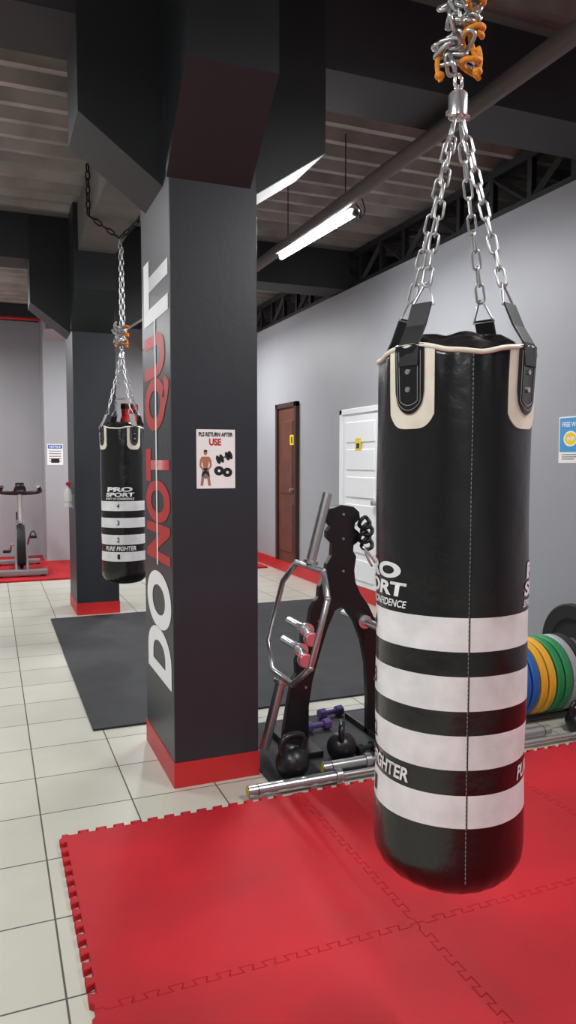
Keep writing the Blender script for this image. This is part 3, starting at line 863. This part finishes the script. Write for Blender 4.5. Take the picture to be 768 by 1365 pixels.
tube("handlebar_inner", [(bxx-0.05, 9.56, zb+0.99), (bxx-0.06, 9.38, zb+1.04), (bxx-0.03, 9.32, zb+1.09), (bxx+0.03, 9.32, zb+1.09), (bxx+0.06, 9.38, zb+1.04), (bxx+0.05, 9.56, zb+0.99)], 0.018, M_black, g)
box("console", bxx-0.05, bxx+0.05, 9.46, 9.5, zb+1.03, zb+1.12, M_black, g, bevel=0.008)
cyl("resistance_knob", (bxx, 9.68, zb+0.6), (bxx, 9.66, zb+0.72), 0.02, M_redbase, g)
bm = bmesh.new()
sphere(bm, (bxx, 10.26, zb+0.97), 0.1, (0.95, 0.85, 0.32)); sphere(bm, (bxx, 10.12, zb+0.965), 0.07, (0.45, 1.6, 0.36))
smooth_angle(finish(bm, "saddle", M_black, g), 180)
cyl("chain_guard", (bxx+0.05, 9.92, zb+0.33), (bxx+0.075, 9.92, zb+0.33), 0.11, M_black, g, bevel=0.006)
cyl("crank_axle", (bxx-0.1, 9.92, zb+0.33), (bxx+0.1, 9.92, zb+0.33), 0.015, M_chrome, g)
tube("crank_right", [(bxx+0.1, 9.92, zb+0.33), (bxx+0.11, 9.80, zb+0.43)], 0.012, M_chrome, g, smooth=False)
tube("crank_left", [(bxx-0.1, 9.92, zb+0.33), (bxx-0.11, 10.04, zb+0.23)], 0.012, M_chrome, g, smooth=False)
box("pedal_right", bxx+0.11, bxx+0.2, 9.75, 9.85, zb+0.415, zb+0.445, M_black, g, bevel=0.004)
box("pedal_left", bxx-0.2, bxx-0.11, 9.99, 10.09, zb+0.215, zb+0.245, M_black, g, bevel=0.004)
tube("pedal_strap", [(bxx+0.12, 9.8, zb+0.44), (bxx+0.13, 9.8, zb+0.5), (bxx+0.18, 9.8, zb+0.5), (bxx+0.19, 9.8, zb+0.44)], 0.008, M_black, g)

g = G("sanitizer_spray_bottle", (0.66, 7.0, 1.0))
bm = bmesh.new()
lathe_bm(bm, [(0, 0), (0.033, 0), (0.038, 0.01), (0.038, 0.13), (0.03, 0.16), (0.014, 0.18), (0.014, 0.2), (0, 0.2)], Matrix.Translation((0.655, 7.02, 0.98)), 24)
smooth_angle(finish(bm, "bottle", M_plast, g))
box("trigger_head", 0.635, 0.675, 6.97, 7.04, 1.18, 1.21, M_redbase, g, bevel=0.005)
box("wire_holder", 0.692, 0.70, 6.97, 7.07, 0.97, 1.1, M_steel, g)
tube("holder_ring", [(0.655+0.042*math.cos(t), 7.02+0.042*math.sin(t), 1.03) for t in [k*2*pi/12 for k in range(12)]], 0.003, M_steel, g, cyclic=True)

# boxing gloves hanging beside second pillar
g = G("boxing_gloves", (1.2, 7.1, 1.75))
cyl("hook", (1.086, 7.1, 1.98), (1.26, 7.1, 2.0), 0.008, M_steel, g)
for i, (dx, dy, m_) in enumerate(((0.125, -0.05, M_redbase), (0.19, 0.06, M_black))):
    bm = bmesh.new()
    c = Vector((1.08 + dx, 7.1 + dy, 1.76))
    sphere(bm, c, 0.085, (0.8, 0.8, 1.1)); sphere(bm, c + Vector((0.06, -0.03, 0.03)), 0.035, (0.8, 0.9, 1.6)); rod(bm, c + Vector((0,0,0.06)), c + Vector((0,0,0.18)), 0.05, 20, 0.058)
    smooth_angle(finish(bm, "glove_%d" % i, m_, g), 60)
    cyl("cuff_%d" % i, c + Vector((0,0,0.13)), c + Vector((0,0,0.17)), 0.06, M_black if i == 0 else M_redbase, g)
    tube("lace_%d" % i, [c + Vector((0,0,0.17)), (1.2, 7.1, 2.0)], 0.004, M_white, g, smooth=False)

# ------------------------------------------------------------------ world, camera
w = bpy.data.worlds.new("w"); S.world = w; w.use_nodes = True
w.node_tree.nodes["Background"].inputs[0].default_value = (0.8, 0.85, 0.9, 1)
w.node_tree.nodes["Background"].inputs[1].default_value = 0.15
S.view_settings.view_transform = 'Standard'
S.view_settings.exposure = 0.0
cam = bpy.data.cameras.new("camera"); co = bpy.data.objects.new("camera", cam); COL.objects.link(co)
cam.sensor_fit = 'VERTICAL'; cam.sensor_height = 36; cam.sensor_width = 36
cam.lens = 985/1365*36; cam.clip_start = 0.02
co.location = (0, 0, 1.4); co.rotation_euler = (math.radians(90 - 3.92), 0, math.radians(-21.9))
S.camera = co
